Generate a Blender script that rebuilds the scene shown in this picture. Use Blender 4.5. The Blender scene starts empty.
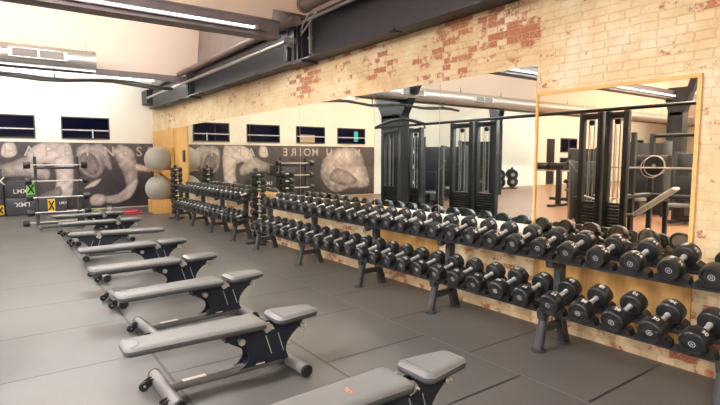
import bpy, bmesh, math, random
from mathutils import Vector, Matrix
random.seed(7)
S = bpy.context.scene
COL = S.collection
PI = math.pi
R = math.radians

# ------------------------------------------------------------------ camera
F_PX = 497.0
cam = bpy.data.cameras.new('camera')
cam.sensor_fit = 'HORIZONTAL'; cam.sensor_width = 36.0
cam.lens = F_PX / 720.0 * 36.0
cam.clip_start = 0.05; cam.clip_end = 120
camo = bpy.data.objects.new('camera', cam); COL.objects.link(camo)
camo.location = (0, 0, 1.6)
camo.rotation_euler = (R(90 - 5.174), 0, R(-35.806))
S.camera = camo
# ------------------------------------------------------------------ world, lights, exposure
FILL_LAMP = 92.0            # brightness of the added fill lights in the roof bays
FILL_LAMP_COL = (1.0, 0.99, 0.975)
TUBE = 9.0             # the slim tubes along the rafters
w = bpy.data.worlds.new('world'); S.world = w; w.use_nodes = True
w.node_tree.nodes['Background'].inputs[0].default_value = (0.004, 0.005, 0.012, 1)
w.node_tree.nodes['Background'].inputs[1].default_value = 1.0
S.view_settings.view_transform = 'Standard'; S.view_settings.look = 'None'
S.view_settings.exposure = 0.78; S.view_settings.gamma = 1.0
S.view_settings.use_curve_mapping = False
S.cycles.use_denoising = True
S.cycles.max_bounces = 10; S.cycles.diffuse_bounces = 6; S.cycles.glossy_bounces = 6
S.cycles.sample_clamp_indirect = 8.0
# ------------------------------------------------------------------ materials
def mat(name, col=(.5,.5,.5), rough=.5, metal=0.0, spec=None, emit=None, estr=0.0, noise=None, bump=None, coat=0):
    m = bpy.data.materials.new(name); m.use_nodes = True
    nt = m.node_tree; b = nt.nodes['Principled BSDF']
    b.inputs['Base Color'].default_value = (*col, 1); b.inputs['Roughness'].default_value = rough
    b.inputs['Metallic'].default_value = metal
    if spec is not None: b.inputs['Specular IOR Level'].default_value = spec
    if coat: b.inputs['Coat Weight'].default_value = coat
    if emit:
        b.inputs['Emission Color'].default_value = (*emit, 1); b.inputs['Emission Strength'].default_value = estr
    if noise or bump:
        tc = nt.nodes.new('ShaderNodeTexCoord')
        n = nt.nodes.new('ShaderNodeTexNoise'); n.inputs['Scale'].default_value = (noise or bump)[0]
        n.inputs['Detail'].default_value = 5
        nt.links.new(tc.outputs['Object'], n.inputs['Vector'])
        if noise:
            a = noise[1]
            r = nt.nodes.new('ShaderNodeValToRGB')
            r.color_ramp.elements[0].position = .3; r.color_ramp.elements[1].position = .7
            r.color_ramp.elements[0].color = (*[max(0, c*(1-a)) for c in col], 1)
            r.color_ramp.elements[1].color = (*[min(1, c*(1+a)) for c in col], 1)
            nt.links.new(n.outputs['Fac'], r.inputs['Fac']); nt.links.new(r.outputs['Color'], b.inputs['Base Color'])
        if bump:
            bp = nt.nodes.new('ShaderNodeBump'); bp.inputs['Strength'].default_value = bump[1]; bp.inputs['Distance'].default_value = .004
            nt.links.new(n.outputs['Fac'], bp.inputs['Height']); nt.links.new(bp.outputs['Normal'], b.inputs['Normal'])
    return m

class NT:
    """tiny node helper"""
    def __init__(s, m): s.t = m.node_tree; s.b = s.t.nodes['Principled BSDF']
    def n(s, typ, **k):
        o = s.t.nodes.new(typ)
        for a, v in k.items(): setattr(o, a, v)
        return o
    def l(s, a, b): s.t.links.new(a, b)
    def math(s, op, a, b=None, c=None):
        o = s.n('ShaderNodeMath', operation=op)
        for i, v in enumerate((a, b, c)):
            if v is None: continue
            if isinstance(v, (int, float)): o.inputs[i].default_value = v
            else: s.l(v, o.inputs[i])
        return o.outputs[0]
    def ramp(s, fac, stops):
        o = s.n('ShaderNodeValToRGB'); e = o.color_ramp.elements
        while len(e) < len(stops): e.new(.5)
        for k, (p, c) in enumerate(stops): e[k].position = p; e[k].color = (*c, 1)
        s.l(fac, o.inputs['Fac']); return o.outputs['Color']
    def mix(s, fac, a, b):
        o = s.n('ShaderNodeMix', data_type='RGBA')
        if isinstance(fac, (int, float)): o.inputs[0].default_value = fac
        else: s.l(fac, o.inputs[0])
        for i, v in ((6, a), (7, b)):
            if isinstance(v, tuple): o.inputs[i].default_value = (*v, 1)
            else: s.l(v, o.inputs[i])
        return o.outputs[2]
    def noise(s, vec, scale, detail=4, rough=.55):
        o = s.n('ShaderNodeTexNoise'); o.inputs['Scale'].default_value = scale
        o.inputs['Detail'].default_value = detail; o.inputs['Roughness'].default_value = rough
        s.l(vec, o.inputs['Vector']); return o.outputs['Fac']

def floor_mat():
    m = mat('rubber_floor', rough=.42, spec=.5); q = NT(m)
    tc = q.n('ShaderNodeTexCoord'); sp = q.n('ShaderNodeSeparateXYZ'); q.l(tc.outputs['Object'], sp.inputs[0])
    X, Y = sp.outputs['X'], sp.outputs['Y']
    u = q.math('DIVIDE', q.math('SUBTRACT', X, .93), 1.055)
    col = q.math('FLOOR', u); fu = q.math('FRACT', u)
    off = q.math('MULTIPLY', q.math('MODULO', q.math('ADD', col, 100.0), 2.0), .5)
    v = q.math('ADD', q.math('DIVIDE', q.math('SUBTRACT', Y, 3.72), 1.03), off)
    fv = q.math('FRACT', v)
    du = q.math('MULTIPLY', q.math('MINIMUM', fu, q.math('SUBTRACT', 1.0, fu)), 1.055)
    dv = q.math('MULTIPLY', q.math('MINIMUM', fv, q.math('SUBTRACT', 1.0, fv)), 1.03)
    d = q.math('MINIMUM', du, dv)
    seam = q.n('ShaderNodeMapRange'); seam.inputs[1].default_value = .005; seam.inputs[2].default_value = .014
    q.l(d, seam.inputs[0])
    cell = q.n('ShaderNodeTexWhiteNoise'); cell.noise_dimensions = '2D'
    cb = q.n('ShaderNodeCombineXYZ'); q.l(col, cb.inputs[0]); q.l(q.math('FLOOR', v), cb.inputs[1]); q.l(cb.outputs[0], cell.inputs['Vector'])
    speck = q.noise(tc.outputs['Object'], 90, 3, .7)
    cloud = q.noise(tc.outputs['Object'], 1.6, 4)
    base = q.ramp(speck, [(.3, (.052,.050,.048)), (.72, (.100,.097,.093))])
    base = q.mix(q.math('MULTIPLY', cloud, .5), base, (.13,.126,.121))
    base = q.mix(q.math('MULTIPLY', cell.outputs['Value'], .22), base, (.065,.063,.061))
    out = q.mix(seam.outputs[0], (.012,.011,.011), base)
    # the lengthwise joints have worn pale edges
    ln = q.n('ShaderNodeMapRange'); ln.inputs[1].default_value = .004; ln.inputs[2].default_value = .010
    q.l(du, ln.inputs[0])
    pale = q.math('MULTIPLY', q.math('SUBTRACT', 1.0, ln.outputs[0]), q.math('GREATER_THAN', X, 2.5))
    out = q.mix(q.math('MULTIPLY', pale, .8), out, (.20,.192,.18))
    q.l(out, q.b.inputs['Base Color'])
    bp = q.n('ShaderNodeBump'); bp.inputs['Strength'].default_value = .25; bp.inputs['Distance'].default_value = .003
    q.l(q.math('ADD', seam.outputs[0], q.math('MULTIPLY', speck, .35)), bp.inputs['Height']); q.l(bp.outputs['Normal'], q.b.inputs['Normal'])
    return m

def brick_mat():
    m = mat('worn_painted_brick', rough=.85, spec=.2); q = NT(m)
    tc = q.n('ShaderNodeTexCoord'); sp = q.n('ShaderNodeSeparateXYZ'); q.l(tc.outputs['Object'], sp.inputs[0])
    cb = q.n('ShaderNodeCombineXYZ'); q.l(sp.outputs['Y'], cb.inputs[0]); q.l(sp.outputs['Z'], cb.inputs[1])
    wob = q.n('ShaderNodeTexNoise'); wob.inputs['Scale'].default_value = 9; q.l(cb.outputs[0], wob.inputs['Vector'])
    wv = q.n('ShaderNodeVectorMath', operation='MULTIPLY_ADD'); q.l(wob.outputs['Color'], wv.inputs[0])
    wv.inputs[1].default_value = (.026,.022,0); q.l(cb.outputs[0], wv.inputs[2])
    bt = q.n('ShaderNodeTexBrick'); bt.inputs['Scale'].default_value = 1.0
    bt.inputs['Brick Width'].default_value = .205; bt.inputs['Row Height'].default_value = .068; bt.squash = .62; bt.squash_frequency = 2
    bt.inputs['Mortar Size'].default_value = .006; bt.inputs['Mortar Smooth'].default_value = .5
    bt.inputs['Color1'].default_value = (0,0,0,1); bt.inputs['Color2'].default_value = (1,1,1,1); bt.inputs['Mortar'].default_value = (.5,.5,.5,1)
    q.l(wv.outputs[0], bt.inputs['Vector'])
    rnd = bt.outputs['Color']; mort = bt.outputs['Fac']
    n1 = q.noise(cb.outputs[0], 1.15, 3); n2 = q.noise(cb.outputs[0], 14, 5, .7); n3 = q.noise(cb.outputs[0], 45, 4, .7)
    # band where the render has come off most
    by = q.n('ShaderNodeMapRange'); by.interpolation_type = 'SMOOTHSTEP'
    by.inputs[1].default_value = 2.0; by.inputs[2].default_value = 3.4; q.l(sp.outputs['Y'], by.inputs[0])
    by2 = q.n('ShaderNodeMapRange'); by2.interpolation_type = 'SMOOTHSTEP'
    by2.inputs[1].default_value = 8.2; by2.inputs[2].default_value = 6.0; q.l(sp.outputs['Y'], by2.inputs[0])
    bz = q.n('ShaderNodeMapRange'); bz.interpolation_type = 'SMOOTHSTEP'
    bz.inputs[1].default_value = 2.5; bz.inputs[2].default_value = 2.8; q.l(sp.outputs['Z'], bz.inputs[0])
    band = q.math('MULTIPLY', q.math('MULTIPLY', by.outputs[0], by2.outputs[0]), bz.outputs[0])
    bz3 = q.n('ShaderNodeMapRange'); bz3.inputs[1].default_value = .9; bz3.inputs[2].default_value = .3; q.l(sp.outputs['Z'], bz3.inputs[0])
    band = q.math('MAXIMUM', band, q.math('MULTIPLY', bz3.outputs[0], .55))
    e = q.math('ADD', q.math('MULTIPLY', rnd, .30), q.math('MULTIPLY', n1, .66))
    e = q.math('ADD', e, q.math('MULTIPLY', n2, .62))
    e = q.math('ADD', e, q.math('MULTIPLY', band, .15))
    bare = q.n('ShaderNodeMapRange'); bare.interpolation_type = 'SMOOTHSTEP'
    bare.inputs[1].default_value = .915; bare.inputs[2].default_value = 1.01; q.l(e, bare.inputs[0])
    red = q.ramp(n3, [(.3, (.30,.10,.055)), (.5, (.46,.18,.095)), (.72, (.62,.36,.22))])
    n4 = q.noise(cb.outputs[0], 2.2, 6, .7)
    cream = q.ramp(n4, [(.28, (.58,.38,.18)), (.5, (.72,.55,.32)), (.66, (.79,.70,.52))])
    cream = q.mix(q.math('MULTIPLY', n3, .25), cream, (.80,.71,.53))
    pit = q.n('ShaderNodeMapRange'); pit.inputs[1].default_value = .66; pit.inputs[2].default_value = .72; q.l(q.noise(cb.outputs[0], 22, 3, .6), pit.inputs[0])
    cream = q.mix(q.math('MULTIPLY', pit.outputs[0], .45), cream, (.22,.17,.12))
    stain = q.n('ShaderNodeMapRange'); stain.inputs[1].default_value = .56; stain.inputs[2].default_value = .70; q.l(q.noise(cb.outputs[0], 5.5, 6, .75), stain.inputs[0])
    cream = q.mix(q.math('MULTIPLY', stain.outputs[0], .5), cream, (.60,.36,.19))
    grey = q.n('ShaderNodeMapRange'); grey.inputs[1].default_value = .64; grey.inputs[2].default_value = .74; q.l(q.noise(cb.outputs[0], 3.7, 7, .8), grey.inputs[0])
    cream = q.mix(q.math('MULTIPLY', grey.outputs[0], .55), cream, (.40,.37,.32))
    cream = q.mix(q.math('MULTIPLY', rnd, .16), cream, (.84,.74,.55))
    c = q.mix(bare.outputs[0], cream, red)
    c = q.mix(q.math('MULTIPLY', mort, q.math('ADD', .10, q.math('MULTIPLY', bare.outputs[0], .55))), c, (.56,.45,.31))
    q.l(c, q.b.inputs['Base Color'])
    bp = q.n('ShaderNodeBump'); bp.inputs['Strength'].default_value = .7; bp.inputs['Distance'].default_value = .012
    hh = q.math('SUBTRACT', q.math('MULTIPLY', n2, .8), q.math('ADD', mort, q.math('MULTIPLY', bare.outputs[0], .5)))
    q.l(hh, bp.inputs['Height']); q.l(bp.outputs['Normal'], q.b.inputs['Normal'])
    return m

def wood_mat(name, c1, c2, axis='Z'):
    m = mat(name, rough=.6, spec=.3); q = NT(m)
    tc = q.n('ShaderNodeTexCoord'); mp = q.n('ShaderNodeMapping')
    mp.inputs['Scale'].default_value = (9, 9, .8) if axis == 'Z' else (9, .8, 9)
    q.l(tc.outputs['Object'], mp.inputs[0])
    n = q.noise(mp.outputs[0], 2.2, 6, .6)
    q.l(q.ramp(n, [(.3, c1), (.7, c2)]), q.b.inputs['Base Color'])
    return m

def duct_mat():
    m = mat('galvanised_duct', (.62,.60,.57), .38, .85); q = NT(m)
    tc = q.n('ShaderNodeTexCoord'); wv = q.n('ShaderNodeTexWave'); wv.bands_direction = 'X'
    wv.inputs['Scale'].default_value = 8; wv.inputs['Distortion'].default_value = .3
    q.l(tc.outputs['Object'], wv.inputs['Vector'])
    bp = q.n('ShaderNodeBump'); bp.inputs['Strength'].default_value = .35; bp.inputs['Distance'].default_value = .01
    q.l(wv.outputs['Fac'], bp.inputs['Height']); q.l(bp.outputs['Normal'], q.b.inputs['Normal'])
    return m

def print_mat(name, dark, light, scale=2.2):
    m = mat(name, rough=.45, spec=.35); q = NT(m)
    tc = q.n('ShaderNodeTexCoord')
    a = q.noise(tc.outputs['Object'], scale, 2, .4)
    g = q.n('ShaderNodeSeparateXYZ'); q.l(tc.outputs['Object'], g.inputs[0])
    q.l(q.ramp(a, [(.32, dark), (.62, light)]), q.b.inputs['Base Color'])
    return m

def mirror_mat(name, tint):
    return mat(name, tint, .012, 1.0)

M = dict(
    floor=floor_mat(), brick=brick_mat(),
    brownfloor=mat('brown_sheet_floor', (.25,.14,.085), .4, noise=(1.5,.06)),
    white=mat('white_wall_paint', (.86,.84,.74), .7, noise=(1.3,.03)),
    cream=mat('cream_ceiling_paint', (.86,.70,.575), .75, noise=(.8,.02)),
    greywall=mat('brown_grey_render', (.30,.24,.22), .8, noise=(3,.08)),
    ply=wood_mat('plywood', (.50,.285,.085), (.66,.41,.15)),
    plyh=wood_mat('plywood_trim', (.66,.42,.15), (.80,.55,.24), 'Y'),
    steel=mat('dark_painted_steel', (.021,.022,.030), .48, 0.0, spec=.5, noise=(5,.15)),
    grille=mat('duct_grille', (.20,.17,.15), .6),
    column=mat('black_column_paint', (.012,.012,.015), .5, noise=(5,.15)),
    rafter=mat('grey_brown_steel', (.16,.135,.135), .5, noise=(4,.1)),
    pipe=mat('brown_pipe', (.13,.085,.07), .45, noise=(6,.2)),
    galv=mat('galvanised_conduit', (.45,.44,.42), .4, .8),
    duct=duct_mat(),
    fill_lamp=mat('fill_lamp_tube', (1,1,1), .4, emit=FILL_LAMP_COL, estr=FILL_LAMP), tube=mat('slim_lamp_tube', (1,1,1), .4, emit=(.95,.97,1.0), estr=TUBE),
    black=mat('black_powder_coat', (.018,.019,.022), .42, spec=.5),
    rack=mat('charcoal_rack_paint', (.035,.038,.042), .42, spec=.5, noise=(8,.12)),
    rubber=mat('dumbbell_rubber', (.012,.0125,.014), .38, spec=.55, bump=(60,.08)),
    saddle=mat('black_plastic', (.012,.012,.014), .4),
    chrome=mat('chrome', (.85,.85,.84), .38, .7),
    mark=mat('pale_print', (.72,.74,.75), .6),
    logo=mat('grey_logo_print', (.36,.37,.38), .6),
    pad=mat('grey_vinyl', (.145,.146,.148), .40, spec=.5, bump=(160,.12)),
    pad_shade_seam=mat('grey_vinyl_shade_seam', (.075,.076,.08), .45),  # shade of the pad sides put into the vinyl colour; also the seam
    frame=mat('bench_frame_grey', (.165,.16,.158), .38, .25, noise=(10,.05)),
    plate=mat('bench_plate_navy', (.012,.016,.028), .38, spec=.5),
    silver=mat('satin_aluminium', (.75,.74,.72), .3, .8),
    orange=mat('orange_print', (.85,.25,.08), .6),
    paper=mat('white_sticker', (.75,.73,.70), .6),
    night=mat('night_window_glass', (.003,.004,.014), .08, spec=.22),
    wframe=mat('dark_window_frame', (.06,.055,.05), .5),
    wbar=mat('pale_window_bar', (.70,.72,.78), .4),
    ball=mat('grey_exercise_ball', (.34,.337,.305), .42, spec=.4),
    box=mat('dark_grey_box_foam', (.045,.047,.055), .6, noise=(6,.1)),
    green=mat('green_label', (.20,.62,.10), .6), yellow=mat('yellow_label', (.80,.55,.05), .6),
    lime=mat('lime_rubber', (.55,.75,.10), .5), red=mat('red_rubber', (.55,.04,.06), .5),
    bar=mat('barbell_steel', (.72,.70,.66), .28, .9),
    murbase=print_mat('mural_print_dark', (.075,.062,.062), (.17,.135,.13), .9),
    murfig=print_mat('mural_print_figure', (.30,.27,.23), (.72,.66,.56), 2.4),
    murlight=print_mat('mural_print_pale', (.62,.57,.48), (.80,.75,.65), 1.5),
    murmid=print_mat('mural_print_grey', (.13,.11,.10), (.45,.40,.34), 3.2),
    murtext=mat('mural_lettering', (.46,.41,.37), .6),
    teal=mat('teal_panel', (.03,.42,.38), .5), tan=mat('tan_panel', (.42,.33,.22), .6),
    mirwarm=mirror_mat('warm_mirror', (.93,.88,.73)), mircool=mirror_mat('cool_mirror', (.70,.79,.79)), miramber=mirror_mat('amber_mirror', (.86,.77,.62)),
    pale=mat('pale_grey_paint', (.75,.75,.73), .4),
    greyvinyl=mat('light_bench_vinyl', (.55,.53,.48), .45),
)
# ------------------------------------------------------------------ mesh helpers
class MB:
    def __init__(s): s.bm = bmesh.new(); s.mats = []
    def _mi(s, m):
        if m not in s.mats: s.mats.append(m)
        return s.mats.index(m)
    def box(s, x0, x1, y0, y1, z0, z1, bev=0, mx=None, m=None, seg=2):
        t = bmesh.new(); bmesh.ops.create_cube(t, size=1)
        for v in t.verts:
            v.co = Vector(((x0+x1)/2 + v.co.x*(x1-x0), (y0+y1)/2 + v.co.y*(y1-y0), (z0+z1)/2 + v.co.z*(z1-z0)))
        if bev: bmesh.ops.bevel(t, geom=t.edges[:], offset=bev, segments=seg, affect='EDGES', profile=.5)
        s._add(t, mx, m, smooth=bool(bev)); return s
    def _add(s, t, mx=None, m=None, smooth=False):
        if mx is not None: bmesh.ops.transform(t, matrix=mx, verts=t.verts)
        mi = s._mi(m)          # None stands for the part's own material
        for f in t.faces:
            f.material_index = mi
            if smooth: f.smooth = True
        me = bpy.data.meshes.new('tmp')
        for x in s.mats: me.materials.append(x)
        t.to_mesh(me); t.free(); s.bm.from_mesh(me); bpy.data.meshes.remove(me)
    def tube(s, pts, r, seg=12, m=None, mx=None, cap=True):
        pts = [Vector(p) for p in pts]; t = bmesh.new(); rings = []
        rs = r if isinstance(r, (list, tuple)) else [r]*len(pts)
        prev = None
        for i, p in enumerate(pts):
            if i == 0: d = pts[1]-p
            elif i == len(pts)-1: d = p-pts[i-1]
            else: d = (pts[i+1]-p).normalized() + (p-pts[i-1]).normalized()
            d.normalize()
            if prev is None:
                a = Vector((0,0,1)) if abs(d.z) < .9 else Vector((1,0,0))
                u = d.cross(a).normalized()
            else: u = (prev - d*prev.dot(d)).normalized()
            prev = u; vv = d.cross(u)
            rings.append([t.verts.new(p + (u*math.cos(2*PI*k/seg) + vv*math.sin(2*PI*k/seg))*rs[i]) for k in range(seg)])
        for a, b in zip(rings, rings[1:]):
            for k in range(seg):
                f = t.faces.new((a[k], a[(k+1)%seg], b[(k+1)%seg], b[k])); f.smooth = True
        if cap:
            t.faces.new(rings[0][::-1]); t.faces.new(rings[-1])
        bmesh.ops.recalc_face_normals(t, faces=t.faces[:])
        s._add(t, mx, m); return s
    def lathe(s, prof, seg=24, axis='X', m=None, mx=None, smooth=True):
        """prof: list of (pos along axis, radius)"""
        t = bmesh.new(); rings = []
        for a, r in prof:
            ring = []
            for k in range(seg):
                c, q = math.cos(2*PI*k/seg)*r, math.sin(2*PI*k/seg)*r
                ring.append(t.verts.new({'X': (a, c, q), 'Y': (c, a, q), 'Z': (c, q, a)}[axis]))
            rings.append(ring)
        for a, b in zip(rings, rings[1:]):
            for k in range(seg):
                f = t.faces.new((a[k], a[(k+1)%seg], b[(k+1)%seg], b[k])); f.smooth = smooth
        t.faces.new(rings[0]); t.faces.new(rings[-1])
        bmesh.ops.remove_doubles(t, verts=t.verts[:], dist=1e-5)
        bmesh.ops.recalc_face_normals(t, faces=t.faces[:])
        s._add(t, mx, m); return s
    def prism(s, poly, d0, d1, plane='XZ', m=None, mx=None, bev=0):
        t = bmesh.new()
        f3 = {'XZ': lambda a, b, d: (a, d, b), 'YZ': lambda a, b, d: (d, a, b), 'XY': lambda a, b, d: (a, b, d)}[plane]
        A = [t.verts.new(f3(a, b, d0)) for a, b in poly]; B = [t.verts.new(f3(a, b, d1)) for a, b in poly]
        n = len(poly)
        t.faces.new(A); t.faces.new(B[::-1])
        for k in range(n): t.faces.new((A[k], B[k], B[(k+1)%n], A[(k+1)%n]))
        bmesh.ops.recalc_face_normals(t, faces=t.faces[:])
        if bev:
            es = [e for e in t.edges if (e.verts[0] in A) == (e.verts[1] in A)]
            bmesh.ops.bevel(t, geom=es, offset=bev, segments=3, affect='EDGES', profile=.5)
        s._add(t, mx, m, smooth=bool(bev)); return s
    def build(s, name, mt, parent=None, sharp=40):
        me = bpy.data.meshes.new(name)
        for x in (s.mats or [None]): me.materials.append(x or mt)
        s.bm.to_mesh(me); s.bm.free()
        if any(p.use_smooth for p in me.polygons):
            me.set_sharp_from_angle(angle=R(sharp))
        o = bpy.data.objects.new(name, me); COL.objects.link(o)
        if parent: o.parent = parent
        return o

def tag(o, label=None, cat=None, group=None, kind=None):
    if label: o['label'] = label
    if cat: o['category'] = cat
    if group: o['group'] = group
    if kind: o['kind'] = kind
    return o
def empty(name, loc=(0,0,0), rz=0, label=None, cat=None, group=None):
    o = bpy.data.objects.new(name, None); COL.objects.link(o); o.empty_display_size = .1
    o.location = loc; o.rotation_euler = (0, 0, rz)
    return tag(o, label, cat, group)
def struct(name, mb, mt, parent=None):
    o = mb.build(name, mt, parent)
    if not parent: o['kind'] = 'structure'
    return o
KIDS = {}
def children(o): return [c for c in bpy.data.objects if c.parent is o]
def snapshot(o):
    """list the tree once, so that copying does not search the whole file"""
    return (o, [snapshot(c) for c in children(o)])
def copy_tree(snap, parent=None):
    o, ch = snap
    c = o.copy(); COL.objects.link(c)
    if parent: c.parent = parent
    for s in ch: copy_tree(s, c)
    return c
ORD = ['zeroth','first','second','third','fourth','fifth','sixth','seventh','eighth','ninth','tenth','eleventh','twelfth','thirteenth',
       'fourteenth','fifteenth','sixteenth','seventeenth','eighteenth','nineteenth','twentieth','twenty-first','twenty-second','twenty-third',
       'twenty-fourth','twenty-fifth','twenty-sixth','twenty-seventh','twenty-eighth']
def spline(pts, n=6):
    out = []; L = len(pts)
    for i in range(L):
        p0, p1, p2, p3 = (Vector(pts[(i+k-1) % L]) for k in range(4))
        for j in range(n):
            t = j/n
            out.append(tuple(.5*((2*p1)+(p2-p0)*t+(2*p0-5*p1+4*p2-p3)*t*t+(3*p1-p0-3*p2+p3)*t**3)))
    return out
_fc = {}
def text_mesh(s, size, extrude=0.0):
    """flat lettering as (verts, faces), centred, x right, y up"""
    k = (s, size, extrude)
    if k in _fc: return _fc[k]
    cu = bpy.data.curves.new('lettering', 'FONT'); cu.body = s; cu.size = size; cu.align_x = 'CENTER'; cu.align_y = 'CENTER'
    cu.resolution_u = 3; cu.offset = size*.012
    o = bpy.data.objects.new('lettering', cu); COL.objects.link(o)
    dg = bpy.context.evaluated_depsgraph_get(); me = o.evaluated_get(dg).to_mesh()
    vs = [v.co.copy() for v in me.vertices]; fs = [list(p.vertices) for p in me.polygons]
    o.evaluated_get(dg).to_mesh_clear(); bpy.data.objects.remove(o); bpy.data.curves.remove(cu)
    if vs:
        cx = (min(v.x for v in vs)+max(v.x for v in vs))/2; cy = (min(v.y for v in vs)+max(v.y for v in vs))/2
        for v in vs: v.x -= cx; v.y -= cy
    _fc[k] = (vs, fs); return _fc[k]
def lettering(name, s, size, fn, mt, parent):
    vs, fs = text_mesh(s, size)
    me = bpy.data.meshes.new(name); me.from_pydata([fn(v.x, v.y) for v in vs], [], fs); me.materials.append(mt)
    o = bpy.data.objects.new(name, me); COL.objects.link(o)
    if parent: o.parent = parent
    return o

# ------------------------------------------------------------------ the room
WX = 4.12; YB = 17.3; XL = -34.0; YF = -6.0; ZT = 6.2
struct('floor', MB().box(XL-.2, WX+.2, YF-.2, YB+.2, -.1, 0), M['floor'])
struct('floor_brown', MB().box(XL, -2.7, YF, YB, 0.0, .006), M['brownfloor'])
struct('wall_right', MB().box(WX, WX+.3, YF-.2, YB+.2, 0, 3.78), M['brick'])
struct('wall_right_upper', MB().box(WX+.02, WX+.3, YF-.2, YB+.2, 3.78, ZT), M['greywall'])
struct('wall_back', MB().box(XL-.2, WX, YB, YB+.2, 0, ZT), M['white'])
struct('wall_left', MB().box(XL-.2, XL, YF-.2, YB, 0, ZT), M['white'])
struct('wall_front', MB().box(XL, WX, YF-.2, YF, 0, ZT), M['white'])
# saw-tooth ceiling: a steep cream face over every frame, then a long slope back down
FR = [-5.3, .9, 7.1, 12.65]
c = MB()
segs = [(YF, 3.6)]
prof = []
for i, y in enumerate(FR):
    prof.append((y+.12, 3.50)); prof.append((y-.62, ZT-.2))
prof = [(FR[0]+.12, 3.50), (FR[0]-.6, ZT-.2)]
c.prism([(YF, ZT-.2), (FR[0]-.6, ZT-.2), (FR[0]-.6, ZT), (YF, ZT)], XL, WX, 'YZ')
for i, y in enumerate(FR):
    y2 = (FR[i+1]-.6) if i+1 < len(FR) else YB
    last = i+1 == len(FR); za, zb = (ZT-.05, ZT-.2) if not last else (ZT, ZT-.15); XP = (3.40, 3.40, 3.50, WX)[i]
    c.prism([(y+.14, 3.50), (y-.6, ZT-.2), (y-.6, ZT), (y-.5, ZT), (y+.26, 3.50)], XL, XP, 'YZ')
    c.prism([(y+.26, 3.50), (y+.2, 3.62), (y2, za), (y2, zb)], XL, XP, 'YZ')
    if last: continue
    # raised beside the wall, where the pipes run through
    c.prism([(y+.033, 3.86), (y-.6, ZT-.2), (y-.6, ZT), (y-.5, ZT), (y+.15, 3.98)], XP, WX+.02, 'YZ')
    c.prism([(y+.033, 3.86), (y+.15, 4.0), (y2, za), (y2, zb)], XP, WX+.02, 'YZ')
struct('ceiling', c, M['cream'])
# rafters of the frames
for y in FR[:3]:
    xe = 3.54 if y > 7 else 3.42
    b = MB(); b.box(XL, xe, y-.10, y+.14, 3.40, 3.66); b.box(XL, xe, y-.13, y-.09, 3.40, 3.425); b.box(XL, xe, y-.13, y-.09, 3.635, 3.66)
    struct('beam_rafter', b, M['rafter'])
b = MB(); b.box(XL, 3.90, 12.62, 12.80, 3.44, 3.58)
struct('beam_rafter', b, M['rafter'])
# the long steel beam over the mirror wall
b = MB()
bz0, bz1 = 3.10, 3.72
b.box(3.86, 4.12, YF, 16.6, bz0, bz0+.03); b.box(3.86, 4.12, YF, 16.6, bz1-.03, bz1); b.box(3.97, 4.02, YF, 16.6, bz0+.03, bz1-.03)
y = -1.2
for y in (1.5, 3.1, 4.7, 8.6, 10.2, 11.8, 13.4, 15.0):
    b.prism([(3.84, bz0+.028), (3.84, bz0+.005), (3.87, bz0-.02), (3.97, bz0-.02), (3.97, bz0+.0)], y-.05, y+.05, 'XZ')
struct('beam_over_mirrors', b, M['steel'])
for y in (7.0, 12.6):
    b = MB(); b.box(3.83, 4.119, y-.16, y+.16, bz0-.035, bz0-.002); b.box(3.84, 3.97, y-.03, y+.03, bz0+.031, bz1-.031); b.box(3.855, 3.97, y-.14, y-.12, bz0+.031, bz1-.031); b.box(3.855, 3.97, y+.12, y+.14, bz0+.031, bz1-.031)
    struct('beam_bracket', b, M['steel'])
b = MB(); b.box(3.80, 4.12, 16.6, 17.28, 3.28, 3.7); struct('beam_end_cap', b, M['steel'])
# columns of the frames, seen in the mirrors only
def column(x, y, w=.5, zt=3.55):
    m = MB(); m.box(x-.16, x+.16, y-w/2, y+w/2, 0, 3.0)
    m.box(x-.20, x+.20, y-w/2-.02, y-w/2+.02, 0, 3.0); m.box(x-.20, x+.20, y+w/2-.02, y+w/2+.02, 0, 3.0)
    m.prism([(y-w/2, 2.9), (y+w/2, 2.9), (y+w*1.05, 3.75), (y-w*1.05, 3.75)], x-.16, x+.16, 'YZ')
    m.prism([(y-w*1.05, 3.6), (y-w*.55, 3.6), (y-w*1.7, 5.2), (y-w*2.1, 5.2)], x-.12, x+.12, 'YZ')
    return m
for x, y, wd in ((-8.95, 6.9, .40), (-8.95, 13.9, .30), (-2.6, 13.0, .95)):
    struct('column', column(x, y, wd), M['column'])

# windows of the back wall
WZ0, WZ1 = 2.19, 2.79
for k, (x0, x1) in enumerate(((1.55, 2.79), (-.44, .84), (-2.46, -1.2), (-4.48, -3.12))):
    wo = struct('window_%d' % (k+1), MB().box(x0, x1, YB-.012, YB+.02, WZ0, WZ1), M['night'])
    f = MB(); t = .03
    f.box(x0-t, x1+t, YB-.03, YB-.001, WZ1, WZ1+t); f.box(x0-t, x0, YB-.03, YB-.001, WZ0, WZ1); f.box(x1, x1+t, YB-.03, YB-.001, WZ0, WZ1); f.box(x0-t, x1+t, YB-.04, YB-.001, WZ0-t, WZ0)
    f.build('window_frame', M['wframe'], wo)
    MB().box(x0, x1, YB-.05, YB-.035, WZ0+.22, WZ0+.25).build('window_bar', M['wbar'], wo)
    if k == 0: MB().box(2.33, 2.36, YB-.05, YB-.035, WZ0, WZ0+.27).build('window_post', M['wbar'], wo)
    if k == 2: MB().box(-2.0, -1.35, YB-.03, YB-.014, WZ0, WZ0+.30).build('window_panel', M['tan'], wo)
    if k == 3: MB().box(-4.12, -3.93, YB-.03, YB-.014, WZ0+.08, WZ0+.5).build('window_panel', M['teal'], wo)
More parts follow.
